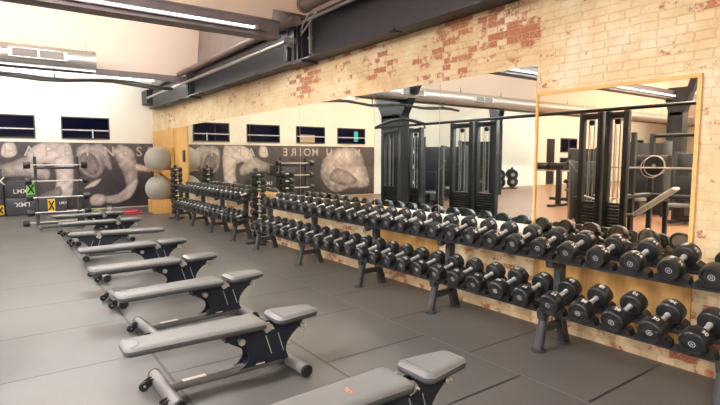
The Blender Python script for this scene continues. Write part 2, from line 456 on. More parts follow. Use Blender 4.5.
# windows and doorway at the far end of the back wall, seen in the framed mirror
for k, (x0, x1, z0, z1) in enumerate(((-20.8, -19.1, 1.95, 2.72), (-20.8, -19.1, .82, 1.55), (-29.4, -27.9, 1.95, 2.79))):
    wo = struct('window_%d' % (k+5), MB().box(x0, x1, YB-.012, YB+.02, z0, z1), M['night'])
    f = MB(); f.box(x0-.05, x1+.05, YB-.03, YB-.001, z1, z1+.05); f.box(x0-.05, x1+.05, YB-.03, YB-.001, z0-.05, z0)
    for xx in (x0-.05, (x0+x1)/2-.02, x1): f.box(xx, xx+.05, YB-.03, YB-.001, z0, z1)
    f.build('window_frame', M['wframe'], wo)
d = struct('door_1', MB().box(-18.5, -17.7, YB-.012, YB+.02, .02, 2.7), M['black'])
MB().box(-18.4, -18.34, YB-.04, YB-.012, 1.0, 1.15).build('door_handle', M['silver'], d)

# mirrors
MZ0, MZ1 = .955, 2.46
seams = [(11.5,13.6,'mirwarm'),(9.5,11.5,'mirwarm'),(7.43,9.5,'mirwarm'),(5.37,7.43,'mirwarm'),(4.14,5.37,'mircool'),(2.87,4.14,'mircool')]
mlab = ['frameless wall mirror beside the plywood panel, farthest from the camera', 'frameless wall mirror second from the plywood panel', 'frameless wall mirror third from the plywood panel',
        'frameless wall mirror fourth from the plywood panel, next to the cooler mirrors', 'narrower bluish wall mirror left of the other bluish one', 'narrower bluish wall mirror beside the wood-framed mirror']
for (y0, y1, mt), lb in zip(seams, mlab):
    o = MB().box(WX-.006, WX-.001, y0+.003, y1-.003, MZ0, MZ1).build('wall_mirror', M[mt]); tag(o, lb, 'mirror', 'frameless mirrors along the brick wall')
fm = empty('framed_mirror', (WX, 2.19, 1.57), 0, 'mirror in a raw wood frame at the near end of the brick wall', 'mirror')
MB().box(-.010, -.004, -.66, .655, -.76, .605).build('glass', M['miramber'], fm)
f = MB(); t = .028
f.box(-.024, -.001, -.66-t, -.66, -.76, .605); f.box(-.024, -.001, .655, .655+t*.7, -.76, .605); f.box(-.024, -.001, -.66-t, .675, .605, .605+t)
f.build('frame', M['plyh'], fm)

# plywood boards fixed behind the racks and the ledge strip under the mirrors
def board(y0, y1, z0, z1, lab, mt='ply', th=.018, cat='board', name='plywood_board'):
    o = MB().box(WX-th, WX-.0005, y0, y1, z0, z1, .002).build(name, M[mt]); return tag(o, lab, cat)
board(1.49, 2.84, .17, .80, 'plywood board on the wall under the wood-framed mirror')
board(4.12, 5.27, .17, .86, 'plywood board behind the middle of the long dumbbell rack')
board(4.9, 8.85, .87, .95, 'narrow yellow wood ledge strip along the mirror bottom', 'plyh', .03, 'trim', 'ledge_strip')
board(2.87, 4.895, .87, .95, 'narrow white painted strip below the bluish mirrors', 'white', .025, 'trim', 'ledge_strip')
p = empty('plywood_cladding', (WX, 15.4, 0), 0, 'tall yellow plywood wall panel in the back corner beside the mirrors', 'panel')
for y0, y1 in ((-1.78, -.42), (-.40, .62), (.64, 1.86)):
    MB().box(-.03, -.001, y0, y1, .01, 2.44, .003).build('board', M['ply'], p)
h = MB(); h.box(-.06, -.031, -1.62, -1.42, 1.48, 1.80, .008); h.box(-.065, -.06, -1.57, -1.47, 1.55, 1.73)
tag(h.build('holder', M['black'], p), 'black wall holder')

# ------------------------------------------------------------------ mural on the back wall
mu = empty('wall_mural', (0, YB, 0), 0, 'dark photographic mural of athletes with pale lettering along the back wall', 'mural')
FIG = [
 ('murfig', [(-.10,1.36),(.22,1.47),(.58,1.61),(.94,1.44),(1.17,1.17),(1.09,.94),(.79,1.01),(.32,1.07),(-.12,.97),(-.5,.8),(-.94,.55),(-1.02,.72),(-.6,1.1)]),
 ('murlight', [(.62,1.52),(.72,1.85),(1.02,2.02),(1.47,2.03),(1.72,2.0),(1.75,1.53),(1.38,1.35),(1.09,1.44),(.9,1.40)]),
 ('murlight', [(1.29,1.53),(1.55,1.66),(1.79,1.67),(1.77,1.0),(1.71,.47),(1.5,.45),(1.29,.52),(1.33,1.0)]),
 ('murmid', [(.84,.48),(1.2,.64),(1.41,.75),(1.45,.48),(1.13,.26),(.88,.27)]),
 ('murfig', [(1.87,1.77),(2.09,2.01),(2.39,1.95),(2.65,1.65),(2.61,1.21),(2.4,.97),(2.16,1.03),(1.95,1.22)]),
 ('murmid', [(1.95,1.6),(2.15,1.78),(2.4,1.62),(2.5,1.3),(2.36,1.05),(2.18,1.1),(2.02,1.3)]),
 ('murfig', [(2.19,1.85),(2.48,2.03),(2.67,1.93),(2.79,1.58),(2.83,1.21),(2.61,1.34),(2.5,1.65)]),
 ('murlight', [(2.05,.66),(2.28,.86),(2.52,.94),(2.42,.78),(2.3,.7)]),
 ('murfig', [(2.86,1.83),(3.0,1.98),(3.15,2.01),(3.47,1.84),(3.58,1.46),(3.59,1.04),(3.45,.56),(3.24,.5),(3.20,.95),(2.98,1.5)]),
 ('murlight', [(2.57,.37),(2.98,.45),(3.28,.69),(3.56,.94),(3.55,.68),(3.32,.3),(2.91,.16),(2.62,.21)]),
 ('murlight', [(3.54,1.39),(3.88,1.32),(4.0,1.22),(3.96,1.13),(3.72,1.16),(3.54,1.2)]),
 ('murlight', [(2.18,.33),(2.35,.47),(2.58,.43),(2.62,.27),(2.51,.12),(2.23,.14)]),
 ('murfig', [(-2.3,.77),(-2.4,1.5),(-2.94,1.93),(-3.69,2.02),(-4.2,1.9),(-4.52,1.28),(-4.7,.41),(-3.68,.32),(-2.93,.18)]),
 ('murlight', [(-2.9,1.75),(-3.3,1.95),(-3.7,1.9),(-3.8,1.5),(-3.4,1.3),(-3.0,1.45)]),
 ('murmid', [(-2.7,.7),(-3.0,1.15),(-3.6,1.0),(-4.1,.6),(-3.5,.42)]),
 ('murlight', [(.02,1.72),(.12,2.0),(.34,2.02),(.40,1.75),(.30,1.62),(.12,1.60)]),
]
import numpy as np
def mural_print():
    x0, x1, z0, z1, st = -5.0, 4.09, .03, 2.05, .028
    nx, nz = int((x1-x0)/st)+1, int((z1-z0)/st)+1
    X, Z = np.meshgrid(np.linspace(x0, x1, nx), np.linspace(z0, z1, nz), indexing='ij')
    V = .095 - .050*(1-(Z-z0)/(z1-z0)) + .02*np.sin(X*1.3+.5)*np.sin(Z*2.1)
    rng = np.random.RandomState(3)
    def fuzz(sc):
        o = np.zeros_like(X)
        for k in range(7):
            ax, az, ph = rng.uniform(-1, 1)*sc, rng.uniform(-1, 1)*sc, rng.uniform(0, 6.3)
            o += np.sin(X*ax+Z*az+ph)
        return o/7
    TONE = dict(murfig=(.13, .56), murlight=(.30, .70), murmid=(.07, .30))
    for mt, pts in FIG:
        P = np.array(spline(pts, 5)); Q = np.roll(P, -1, 0)
        d2 = np.full(X.shape, 1e9); ins = np.zeros(X.shape, bool)
        for (ax, az), (bx, bz) in zip(P, Q):
            dx, dz = bx-ax, bz-az; L2 = dx*dx+dz*dz+1e-12
            t = np.clip(((X-ax)*dx+(Z-az)*dz)/L2, 0, 1)
            d2 = np.minimum(d2, (X-ax-t*dx)**2+(Z-az-t*dz)**2)
            if abs(dz) > 1e-9:
                c = ((az > Z) != (bz > Z)) & (X < dx*(Z-az)/dz+ax); ins ^= c
        d = np.sqrt(d2)*np.where(ins, 1, -1)
        a = np.clip((d+.02)/.05, 0, 1); a = a*a*(3-2*a)
        cx, cz = P.mean(0); w_, h_ = np.ptp(P[:, 0]), np.ptp(P[:, 1])
        lo, hi = TONE[mt]
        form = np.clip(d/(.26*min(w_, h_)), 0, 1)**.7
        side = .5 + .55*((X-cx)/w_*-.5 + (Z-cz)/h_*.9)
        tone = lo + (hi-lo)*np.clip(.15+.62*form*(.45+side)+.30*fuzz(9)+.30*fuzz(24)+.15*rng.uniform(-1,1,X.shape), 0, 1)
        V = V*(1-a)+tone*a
    V = V*(1+.25*fuzz(30)); V = np.clip(V, .02, .8)
    co = np.stack([X.ravel(), np.full(X.size, -.012), Z.ravel()], 1)
    idx = np.arange(nx*nz).reshape(nx, nz)
    F = np.stack([idx[:-1, :-1].ravel(), idx[1:, :-1].ravel(), idx[1:, 1:].ravel(), idx[:-1, 1:].ravel()], 1)
    n = len(co); extra = [(x0, -.001, z0), (x1, -.001, z0), (x1, -.001, z1), (x0, -.001, z1)]
    cr = [idx[0, 0], idx[-1, 0], idx[-1, -1], idx[0, -1]]
    faces = F.tolist() + [[n+3, n+2, n+1, n]]
    edge = [list(idx[:, 0]), list(idx[-1, :]), list(idx[::-1, -1]), list(idx[0, ::-1])]
    for k, e_ in enumerate(edge): faces.append([n+k, n+(k+1) % 4] + [int(q) for q in e_[::-1]])
    me = bpy.data.meshes.new('print_panel'); me.from_pydata(co.tolist()+extra, [], faces)
    ca = me.color_attributes.new('print', 'FLOAT_COLOR', 'POINT')
    v = np.concatenate([V.ravel(), [.1]*4])
    warm = np.stack([v*1.03, v*.90, v*.84+.008, np.ones_like(v)], 1)
    ca.data.foreach_set('color', warm.astype(np.float32).ravel())
    m = mat('mural_print', rough=.5, spec=.3); q = NT(m); at = q.n('ShaderNodeVertexColor'); at.layer_name = 'print'
    q.l(at.outputs['Color'], q.b.inputs['Base Color']); me.materials.append(m)
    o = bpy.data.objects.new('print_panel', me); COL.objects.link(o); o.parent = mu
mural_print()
def mural_letter(ch, x, z=1.80, size=.42):
    lettering('letter', ch, size, lambda u, v: (x+u, -.0140, z+v), M['murtext'], mu)
for ch, x in zip('HAPPINESS', (.23,.70,1.18,1.66,2.18,2.78,3.25,3.66,4.0)): mural_letter(ch, x, 1.79)
for ch, x in (('M',-2.03),('O',-1.66),('I',-1.35),('R',-1.04),('E',-.69),('M',-4.1),('A',-3.38),('U',-2.69)): mural_letter(ch, x, 1.81)

# ------------------------------------------------------------------ ceiling services
def strip_lamp(y, z, x0, x1, lab, dz=.016):
    e = empty('strip_light', ((x0+x1)/2, y, z), 0, lab, 'light', 'strip lights along the rafters'); L = (x1-x0)/2
    if z > 4:      # added fill light in a roof bay, out of view, diffuser below its housing
        MB().box(-L-.2, L+.2, -.05, .05, .0, .06).build('housing', M['pale'], e)
        MB().box(-L, L, -dz/2, dz/2, -.05, -.001, .006).build('tube', M['fill_lamp'], e)
        MB().box(L, L+.06, -dz/2, dz/2, -.05, -.001, .004).build('end_cap', M['silver'], e)
        for k in range(4): MB().box(-L+.4+k*(2*L-.8)/3-.01, -L+.4+k*(2*L-.8)/3+.01, -.01, .01, .06, .14).build('bracket', M['galv'], e)
    else:
        MB().box(-L-.2, L+.2, -.002, .03, -.03, .03).build('housing', M['rafter'] if y < 10 else M['galv'], e)
        MB().box(-L, L, -.003-dz, -.003, -.010, .010, .003).build('tube', M['tube'], e)
        MB().box(L, L+.06, -.05, -.003, -.028, .028, .004).build('end_cap', M['silver'], e)
strip_lamp(-5.44, 3.50, -9.2, 3.1, 'long strip light on the rafter behind the camera')
strip_lamp(.76, 3.50, -9.2, 3.1, 'long strip light on the rafter above the camera')
strip_lamp(6.96, 3.495, -9.2, 3.1, 'long white strip light on the near ceiling rafter')
strip_lamp(12.35, 3.37, -.45, 2.95, 'white strip light under the silver duct', .028)
strip_lamp(3.9, 4.55, -9.2, .3, 'added fill light hung in the roof bay over the nearest benches', .22)
strip_lamp(9.8, 4.60, -9.2, 3.2, 'added fill light hidden in the roof bay behind the near rafter', .05)
strip_lamp(15.0, 4.15, -9.2, 3.2, 'added fill light hidden in the roof bay before the mural wall', .036)
strip_lamp(3.9, 4.55, -24, -11, 'added fill light in the roof bay far across the room, near row', .12)
strip_lamp(9.8, 4.60, -24, -11, 'added fill light in the roof bay far across the room, middle row', .07)
strip_lamp(15.0, 4.15, -28, -11, 'added fill light in the roof bay far across the room, before the back wall', .035)
strip_lamp(-2.3, 4.55, -9.2, .3, 'added fill light hung in the roof bay behind the camera', .10)

du = empty('ventilation_duct', (0, 12.30, 3.66), 0, 'round silver ventilation duct with slotted grilles under the cream ceiling', 'duct')
MB().tube([(-24.0,0,0),(1.70,0,0)], .213, 40).build('duct_pipe', M['duct'], du)
MB().tube([(1.70,0,0),(1.78,0,0)], .218, 40).build('end_collar', M['duct'], du)
for k, xc in enumerate((.74, -2.6, -6.0)):
    g = MB(); mx = Matrix.Translation((xc, 0, 0)) @ Matrix.Rotation(R(-4), 4, 'X')
    for xs in (-.50, .44): g.box(xs, xs+.06, -.236, -.19, -.095, .095, mx=mx, m=M['pale'])
    for zs in (-.095, .08): g.box(-.44, .44, -.234, -.19, zs, zs+.015, mx=mx, m=M['galv'])
    g.box(-.02, .02, -.234, -.19, -.08, .08, mx=mx, m=M['galv'])
    g.box(-.44, .44, -.218, -.19, -.08, .08, mx=mx, m=M['grille'])
    for j in range(4): g.box(-.44, .44, -.222, -.217, -.062+j*.038, -.057+j*.038, mx=mx, m=M['rafter'])
    g.build('grille', M['galv'], du)
for x in (1.62, -.6, -2.8, -5.0, -7.2, -9.4, -11.6, -13.8, -16, -18.2, -20.4, -22.6):
    MB().prism([(-.03,.19),(.03,.19),(0,.42)], x-.006, x+.006, 'YZ').build('hanger', M['galv'], du)

b = MB(); pts = [(-4.8 + i*.43, 12.2 + .015*math.sin(i), 3.215 + .035*math.sin(i*1.3) + .02*math.sin(i*.5)) for i in range(20)]
b.tube(pts, .035, 8); b.tube([(x, y-.05, z+.03+.02*math.sin(x*3)) for x, y, z in pts], .02, 8)
for x in (-4, -1, 1.0): b.box(x-.01, x+.01, 12.14, 12.18, 3.21, 3.44)
tag(b.build('cable_bundle', M['wframe']), 'dark sagging cable run below the far strip light', 'cable')

b = MB(); b.tube([(3.62, 6.62, 3.60), (3.62, 12.5, 3.60)], .06, 14); b.tube([(3.62, 6.70, 3.60), (3.62, 6.60, 3.60)], .075, 14)
tag(b.build('pipe', M['pipe']), 'thin brown pipe running along above the steel beam toward the back', 'pipe')
b = MB(); b.tube([(3.55, -5.95, 3.72), (3.55, 6.2, 3.72)], .10, 18); b.tube([(3.55, 6.2, 3.72), (3.55, 6.27, 3.72)], .115, 18)
tag(b.build('pipe', M['pipe']), 'thick brown pipe above the beam, ending near the top of the photo', 'pipe')
b = MB(); b.tube([(3.72, 7.15, 3.40), (3.72, 16.2, 3.40)], .033, 10); b.tube([(3.72, 7.15, 3.43), (3.80, 6.98, 3.40)], .04, 10)
tag(b.build('conduit', M['galv']), 'silver conduit hung along the far half of the steel beam', 'conduit')
b = MB(); b.tube([(3.78, -5.9, 3.62), (3.78, 6.9, 3.62)], .022, 8)
tag(b.build('conduit', M['galv']), 'thin silver conduit under the thick brown pipe', 'conduit')
b = MB(); b.tube([(3.55, 6.1, 3.59), (3.6, 6.4, 3.47), (3.72, 6.62, 3.44), (3.8, 6.8, 3.50), (3.83, 6.84, 3.56)], .012, 8); b.tube([(3.6, 6.0, 3.58), (3.66, 6.45, 3.43), (3.8, 6.8, 3.45)], .012, 8)
tag(b.build('cable', M['galv']), 'loose grey cables looping beside the thick pipe end', 'cable')
e = empty('wall_sensor', (3.83, 7.28, 3.33), 0, 'small black box with a white cap hanging on the steel beam', 'sensor')
MB().box(-.05, .03, -.06, .06, -.20, .02, .008).build('body', M['black'], e)
MB().lathe([(.02,.05),(.03,.06),(.075,.06),(.085,.05)], 16, 'Z').build('cap', M['pale'], e)
MB().box(-.012, .012, -.012, .012, .085, .30).build('hanger', M['galv'], e)
for y in (6.55,):
    tag(MB().box(3.80, 3.84, y-.015, y+.015, 3.14, 3.66).box(3.79, 3.85, y-.03, y+.03, 3.34, 3.38).build('cable_clamp', M['galv']), 'thin grey vertical clamp rod on the steel beam', 'clamp')

# ------------------------------------------------------------------ dumbbells
def head_prof(r, x0, x1, outer):
    """x0 outer end, x1 inner end"""
    s = 1 if x1 > x0 else -1
    return [(x0+s*.010, 0), (x0+s*.010, r*.70), (x0, r*.74), (x0, r*.86), (x0+s*.010, r*.965), (x0+s*.022, r), (x0+s*.026, r*.985), (x0+s*.030, r), (x1-s*.016, r), (x1-s*.004, r*.93), (x1, r*.84), (x1, r*.30), (x1-s*.004, 0)]
def make_dumbbell(r=.083, L=.345, hl=.100, num=None, numrot=0.0, stepped=False, detail=True):
    e = empty('dumbbell'); seg = 28 if detail else 14
    for s in (-1, 1):
        m = MB()
        m.lathe(head_prof(r, s*L/2, s*(L/2-hl), True), seg)
        if stepped:   # raised band across the face
            x = s*(L/2); m.box(min(x, x-s*.012), max(x, x-s*.012)+0, -r*.93, r*.93, -r*.34, r*.20, .004)
        m.build('head', M['rubber'], e)
    g = L/2-hl
    MB().lathe([(-g-.002,.020),(-g+.012,.020),(-g+.018,.0155),(-g*.4,.0175),(0,.0185),(g*.4,.0175),(g-.018,.0155),(g-.012,.020),(g+.002,.020)], 14).build('handle', M['chrome'], e)
    if detail:
        xo = -L/2 - (.0015 if stepped else -.0085)
        m = MB(); n = 20; ro, ri = .021, .0165
        t = bmesh.new()
        A = [t.verts.new((xo, math.cos(2*PI*k/n)*ro, math.sin(2*PI*k/n)*ro)) for k in range(n)]; B = [t.verts.new((xo, math.cos(2*PI*k/n)*ri, math.sin(2*PI*k/n)*ri)) for k in range(n)]
        for k in range(n): t.faces.new((A[k], A[(k+1)%n], B[(k+1)%n], B[k]))
        m._add(t)
        for yy in (-.006, .006): m.box(xo-.0004, xo, yy-.002, yy+.002, -.010, .010)
        m.box(xo-.0004, xo, -.008, .008, -.002, .002)
        m.build('logo', M['logo'], e)
    if num:
        for s in (-1, 1):
            xc = s*(L/2-hl*.55)
            def fn(u, v, s=s, xc=xc):
                rr = r+.0008; th = numrot + (u if s < 0 else -u)/rr
                return (xc - s*v, -math.sin(th)*rr, math.cos(th)*rr)
            lettering('number', num, .044, fn, M['mark'], e)
    return e
TILT = R(15)
def place(e, xf, y, zf, L, jitter=True):
    """front face centre at (xf, y, zf); rear end lifted by the tilt of the tray"""
    e.location = (xf + L/2*math.cos(TILT), y, zf + L/2*math.sin(TILT))
    e.rotation_euler = (random.uniform(-.5,.5) if jitter else 0, -TILT, random.uniform(-.02,.02))
def db_labels(o, where, i, group):
    tag(o, 'black dumbbell on the %s, %s from its near end' % (where, ORD[i]), 'dumbbell', group)
UX, UZ, LX, LZ = 3.55, .850, 3.45, .436
UR, UL, LR, LL = .077, .355, .082, .385
protos = {}
def get_db(key, **k):
    if key not in protos: protos[key] = snapshot(make_dumbbell(**k)); return protos[key][0]
    return copy_tree(protos[key])
low_num = [None,'30','30','28','28','26','26','24','24','22','22','20','20','18','18','16','16']
up_num = ['36','36','34','34','32','32','30','30','28','28','26','26','24','24','22','22','20']
for i in range(27):
    y = 1.185 + i*.249
    n = up_num[i] if i < len(up_num) else None
    o = get_db(('u', n), r=UR, L=UL, num=n, numrot=R(58))
    place(o, UX, y, UZ, UL); o.rotation_euler[0] = random.uniform(-.35,.35)
    db_labels(o, 'upper tier of the long rack', i+1, 'dumbbells on the upper tier of the near rack')
for i in range(28):
    y = .975 + i*.2555
    n = (low_num[i] if i else '32') if i < len(low_num) else None
    big = i < 8
    o = get_db(('l', n), r=LR+(.003 if big else 0), L=LL, hl=.110, num=n, numrot=R(18), stepped=big)
    place(o, LX, y, LZ, LL); o.rotation_euler[0] = random.uniform(-.3,.3) if not big else random.choice((-.25,-.05,.0,.05))
    if i == 1: o.rotation_euler[0] = .38
    db_labels(o, 'lower tier of the long rack', i+1, 'dumbbells on the lower tier of the near rack')
for tier, (xf, zf) in (('upper', (UX+.02, UZ)), ('lower', (LX+.02, LZ))):
    for i in range(16):
        y = 9.0 + i*.252
        o = get_db(('f',), r=.078, L=.33, detail=False)
        place(o, xf, y, zf, .33)
        db_labels(o, '%s tier of the short far rack' % tier, i+1, 'dumbbells on the %s tier of the far rack' % tier)

# ------------------------------------------------------------------ dumbbell racks
def make_rack(name, lab, y0, y1, posts, dbs, xo=0.0):
    """dbs: lists of y for (upper, lower)"""
    e = empty(name, (3.75+xo, 0, 0), 0, lab, 'dumbbell rack'); ox = -3.75
    for y in posts:
        m = MB()
        m.tube([(3.545+ox, y, .012), (3.61+ox, y, .30)], .038, 14)          # front leg
        m.prism([(3.765+ox, .34), (3.845+ox, .34), (3.86+ox, .76), (3.78+ox, .76)], y-.03, y+.03, 'XZ')   # neck between the tiers
        m.prism([(3.545+ox, .325), (3.56+ox, .26), (3.87+ox, .355), (3.86+ox, .411)], y-.03, y+.03, 'XZ')      # lower arm
        m.prism([(3.645+ox, .740), (3.66+ox, .685), (3.97+ox, .775), (3.96+ox, .824)], y-.03, y+.03, 'XZ')       # upper arm
        m.prism([(3.87+ox, .012), (3.95+ox, .012), (3.845+ox, .36), (3.77+ox, .36)], y-.03, y+.03, 'XZ')  # rear leg
        m.box(3.57+ox, 3.90+ox, y-.022, y+.022, .15, .21)
        m.build('upright', M['rack'], e)
        f = MB(); f.lathe([(0,.062),(.006,.066),(.014,.064),(.016,.04)], 20, 'Z', mx=Matrix.Translation((3.54+ox, y, 0)))
        f.build('foot', M['rack'], e)
        f = MB(); f.lathe([(0,.062),(.006,.066),(.014,.064),(.016,.04)], 20, 'Z', mx=Matrix.Translation((3.905+ox, y, 0)))
        f.build('foot', M['rack'], e)
    for (xa, za), (fx, fz) in (((UX, UZ), (.075, -.105)), ((LX, LZ), (.075, -.105))):
        for t in (.085, .29):
            x = xa+ox+t*math.cos(TILT)+.02; z = za+t*math.sin(TILT)-.108
            MB().box(-.03, .03, y0, y1, -.012, .012, .003, mx=Matrix.Translation((x, 0, z)) @ Matrix.Rotation(-TILT, 4, 'Y')).build('rail', M['rack'], e)
    for (xa, za, rr, ll), ys in zip(((UX, UZ, UR, UL), (LX, LZ, LR+.003, LL)), dbs):
        for y in ys:
            m = MB(); mx = Matrix.Translation((xa+ox+ll/2*math.cos(TILT), y, za+ll/2*math.sin(TILT))) @ Matrix.Rotation(-TILT, 4, 'Y')
            for s in (-1, 1):
                xc = s*(ll/2-.065); q = rr+.0035
                arc = [(q*math.sin(a), -q*math.cos(a)) for a in [R(-62 + k*12.4) for k in range(11)]]
                poly = arc + [(.105, -.060), (.112, -.094), (-.112, -.094), (-.105, -.060)]
                m.prism(poly, xc-.035, xc+.035, 'YZ', mx=mx)
            m.box(-ll/2+.06, ll/2-.06, -.03, .03, -.0945, -.0885, mx=mx)
            m.build('cradle', M['saddle'], e)
    return e
make_rack('dumbbell_rack', 'long two-tier dumbbell rack below the mirrors, nearest the camera', .80, 8.06, (1.103, 2.38, 3.658, 4.935, 6.468, 8.0),
          ([1.185+i*.249 for i in range(27)], [.975+i*.2555 for i in range(28)]))
make_rack('dumbbell_rack', 'shorter two-tier dumbbell rack farther back, between the two dumbbell stands', 8.88, 12.95, (9.126, 10.386, 11.646, 12.905),
          ([9.0+i*.252 for i in range(16)], [9.0+i*.252 for i in range(16)]), .02)

# upright dumbbell stands
def make_stand(x, y, lab, grp, where):
    e = empty('dumbbell_stand', (x, y, 0), 0, lab, 'dumbbell stand')
    MB().box(-.035, .035, .075, .145, .03, 1.40, .006).build('post', M['black'], e)
    MB().box(-.20, .20, .06, .16, 0, .035, .006).box(-.05, .05, -.20, .06, 0, .03, .004).build('base', M['black'], e)
    for k in range(9):
        z = .20 + k*.135; m = MB(); m.box(-.03, .03, .055, .076, z-.04, z+.02)
        for xs in (-.024, .024): m.box(xs-.006, xs+.006, -.025, .06, z-.034, z-.021)
        m.box(-.03, .03, -.032, -.022, z-.034, z-.002); m.build('hook', M['black'], e)
    for k in range(9):
        z = .20 + (8-k)*.135
        o = get_db(('s',), r=.064, L=.28, hl=.095, detail=False)
        o.location = (x, y, z); o.rotation_euler = (random.uniform(-.4,.4), 0, random.uniform(-.03,.03))
        tag(o, 'small black dumbbell on the %s, %s from the top' % (where, ORD[k+1]), 'dumbbell', grp)
make_stand(3.82, 8.5, 'narrow black upright dumbbell stand between the two racks', 'dumbbells on the stand between the racks', 'upright stand between the racks')
make_stand(3.70, 13.3, 'narrow black upright dumbbell stand beside the grey balls', 'dumbbells on the stand beside the balls', 'upright stand beside the grey balls')

# ------------------------------------------------------------------ benches
def pad_mesh(x0, x1, w0, w1, z0, z1, rc=.05):
    """rounded vinyl pad, w0 half-width at x0, w1 half-width at x1"""
    poly = []
    for (cx, cy, a0) in ((x1-rc, w1-rc, 0), (x0+rc, w0-rc, 90), (x0+rc, -w0+rc, 180), (x1-rc, -w1+rc, 270)):
        for k in range(6): a = R(a0+k*18); poly.append((cx+rc*math.cos(a), cy+rc*math.sin(a)))
    t = bmesh.new(); h = z1-z0; ctr = ((x0+x1)/2, 0)
    prof = [(-.018, z0), (-.004, z0+.006), (0, z0+.022), (0, z0+.030), (-.002, z0+.034), (0, z0+.038), (-.002, z1-.020), (-.010, z1-.008), (-.024, z1-.001), (-.05, z1)]
    rings = []
    for d, z in prof:
        ring = []
        for i, (a, b) in enumerate(poly):
            pa, pb = Vector(poly[i-1]), Vector(poly[(i+1) % len(poly)]); n = (pb-pa).normalized(); nn = Vector((n.y, -n.x))
            ring.append(t.verts.new((a+nn.x*d, b+nn.y*d, z)))
        rings.append(ring)
    for a, b in zip(rings, rings[1:]):
        for k in range(len(a)):
            f = t.faces.new((a[k], a[(k+1) % len(a)], b[(k+1) % len(a)], b[k])); f.smooth = True
    t.faces.new(rings[0][::-1]); f = t.faces.new(rings[-1]); f.smooth = True
    bmesh.ops.recalc_face_normals(t, faces=t.faces[:])
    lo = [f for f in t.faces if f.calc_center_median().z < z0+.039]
    return t, lo
def add_pad(bm, t, lo):
    bm.mats = [M['pad'], M['pad_shade_seam']]
    for f in lo: f.material_index = 1  # lower faces get the darker vinyl, standing in for side shading
    me = bpy.data.meshes.new('tmp')
    for x in bm.mats: me.materials.append(x)
    t.to_mesh(me); t.free(); bm.bm.from_mesh(me); bpy.data.meshes.remove(me)
def make_bench():
    e = empty('weight_bench', (0, 0, 0))
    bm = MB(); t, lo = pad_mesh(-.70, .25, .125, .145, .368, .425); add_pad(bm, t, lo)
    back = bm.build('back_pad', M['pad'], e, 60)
    # stitched corner flap on the outer end
    ar = [(-.70+.10*math.cos(a)-.004, .10*math.sin(a)) for a in [R(-70+k*14) for k in range(11)]]
    MB().tube([(x+.006, y*1.0, .4255) for x, y in ar], .0022, 6).build('seam', M['pad_shade_seam'], back)
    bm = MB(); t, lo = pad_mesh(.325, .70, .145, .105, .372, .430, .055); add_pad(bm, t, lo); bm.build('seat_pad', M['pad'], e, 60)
    bm = MB(); bm.box(-.62, .22, -.035, .035, .345, .369, .004); bm.box(.36, .66, -.035, .035, .347, .373, .004); bm.build('pad_support', M['plate'], e)
    # side plates
    poly = [(-.055,.365),(-.045,.335),(-.01,.29),(.045,.258),(.085,.232),(.115,.20),(.126,.17),(.122,.145),(.108,.12),(.085,.10),(.05,.085),(.45,.085),(.435,.12),(.425,.16),(.44,.21),(.475,.255),(.53,.30),(.565,.34),(.585,.365)]
    for s in (-1, 1):
        y0 = s*.052; m = MB(); m.prism(poly, y0-.005, y0+.005, 'XZ')
        pl = m.build('side_plate', M['plate'], e)
        sl = MB()
        for xt in (.262, .362):
            sl.tube([(xt, y0+s*.0056, .295), (xt+.045, y0+s*.0056, .15)], .0035, 6)
        tag(sl.build('slot', M['silver'], pl), 'pale slot')
    m = MB(); m.box(-.04, .56, -.047, .047, .30, .34); m.box(.12, .44, -.047, .047, .085, .12); m.build('spacer', M['plate'], e)
    # base
    m = MB(); m.tube([(-.42, 0, .062), (.46, 0, .062)], .030, 14); beam = m.build('base_tube', M['frame'], e)
    tag(MB().box(-.33, -.17, -.019, .019, .0905, .0925).build('sticker', M['paper'], beam), 'white sticker')
    tag(MB().box(.18, .25, -.0585, -.0575, .090, .100).build('plate_sticker', M['paper'], beam), 'white sticker')
    for x, nm in ((-.44, 'rear'), (.47, 'front')):
        m = MB(); m.tube([(x, -.285, .055), (x, .285, .055)], .045, 18); ct = m.build('cross_tube', M['frame'], e)
        for s in (-1, 1):
            MB().lathe([(s*.284,.0465),(s*.300,.0465),(s*.306,.040),(s*.306,.0)], 18, 'Y', mx=Matrix.Translation((x, 0, .055))).build('end_cap', M['saddle'], ct)
    for s in (-1, 1):
        m = MB(); y = s*.19
        m.prism([(-.44,.085),(-.50,.085),(-.555,.055),(-.555,.030),(-.52,.022),(-.47,.045)], y-.022, y-.016, 'XZ'); m.prism([(-.44,.085),(-.50,.085),(-.555,.055),(-.555,.030),(-.52,.022),(-.47,.045)], y+.016, y+.022, 'XZ')
        br = m.build('wheel_bracket', M['saddle'], e)
        MB().lathe([(-.012,.012),(-.012,.031),(-.008,.034),(.008,.034),(.012,.031),(.012,.012)], 16, 'Y', mx=Matrix.Translation((-.535, y, .035))).build('wheel', M['saddle'], br)
        MB().lathe([(-.0245,0),(-.0245,.008),(.0245,.008),(.0245,0)], 10, 'Y', mx=Matrix.Translation((-.535, y, .042))).build('axle', M['silver'], br)
    # knobs and hinge
    m = MB(); m.lathe([(-.125,0),(-.125,.020),(-.118,.024),(-.098,.024),(-.094,.014),(-.056,.012)], 16, 'Y', mx=Matrix.Translation((.055, 0, .305))); tag(m.build('adjuster_knob', M['silver'], e), 'silver knob')
    m = MB(); m.lathe([(-.08,0),(-.08,.016),(-.070,.018),(-.056,.018)], 14, 'Y', mx=Matrix.Translation((-.035, 0, .338))); m.build('pivot_bolt', M['plate'], e)
    m = MB(); m.lathe([(.50,.012),(.56,.012),(.562,.018),(.575,.018),(.577,.012),(.585,.012),(.588,.024),(.606,.024),(.612,.018),(.612,0)], 16, 'X', mx=Matrix.Translation((0, -.03, .30))); tag(m.build('seat_knob', M['silver'], e), 'silver knob')
    m = MB()
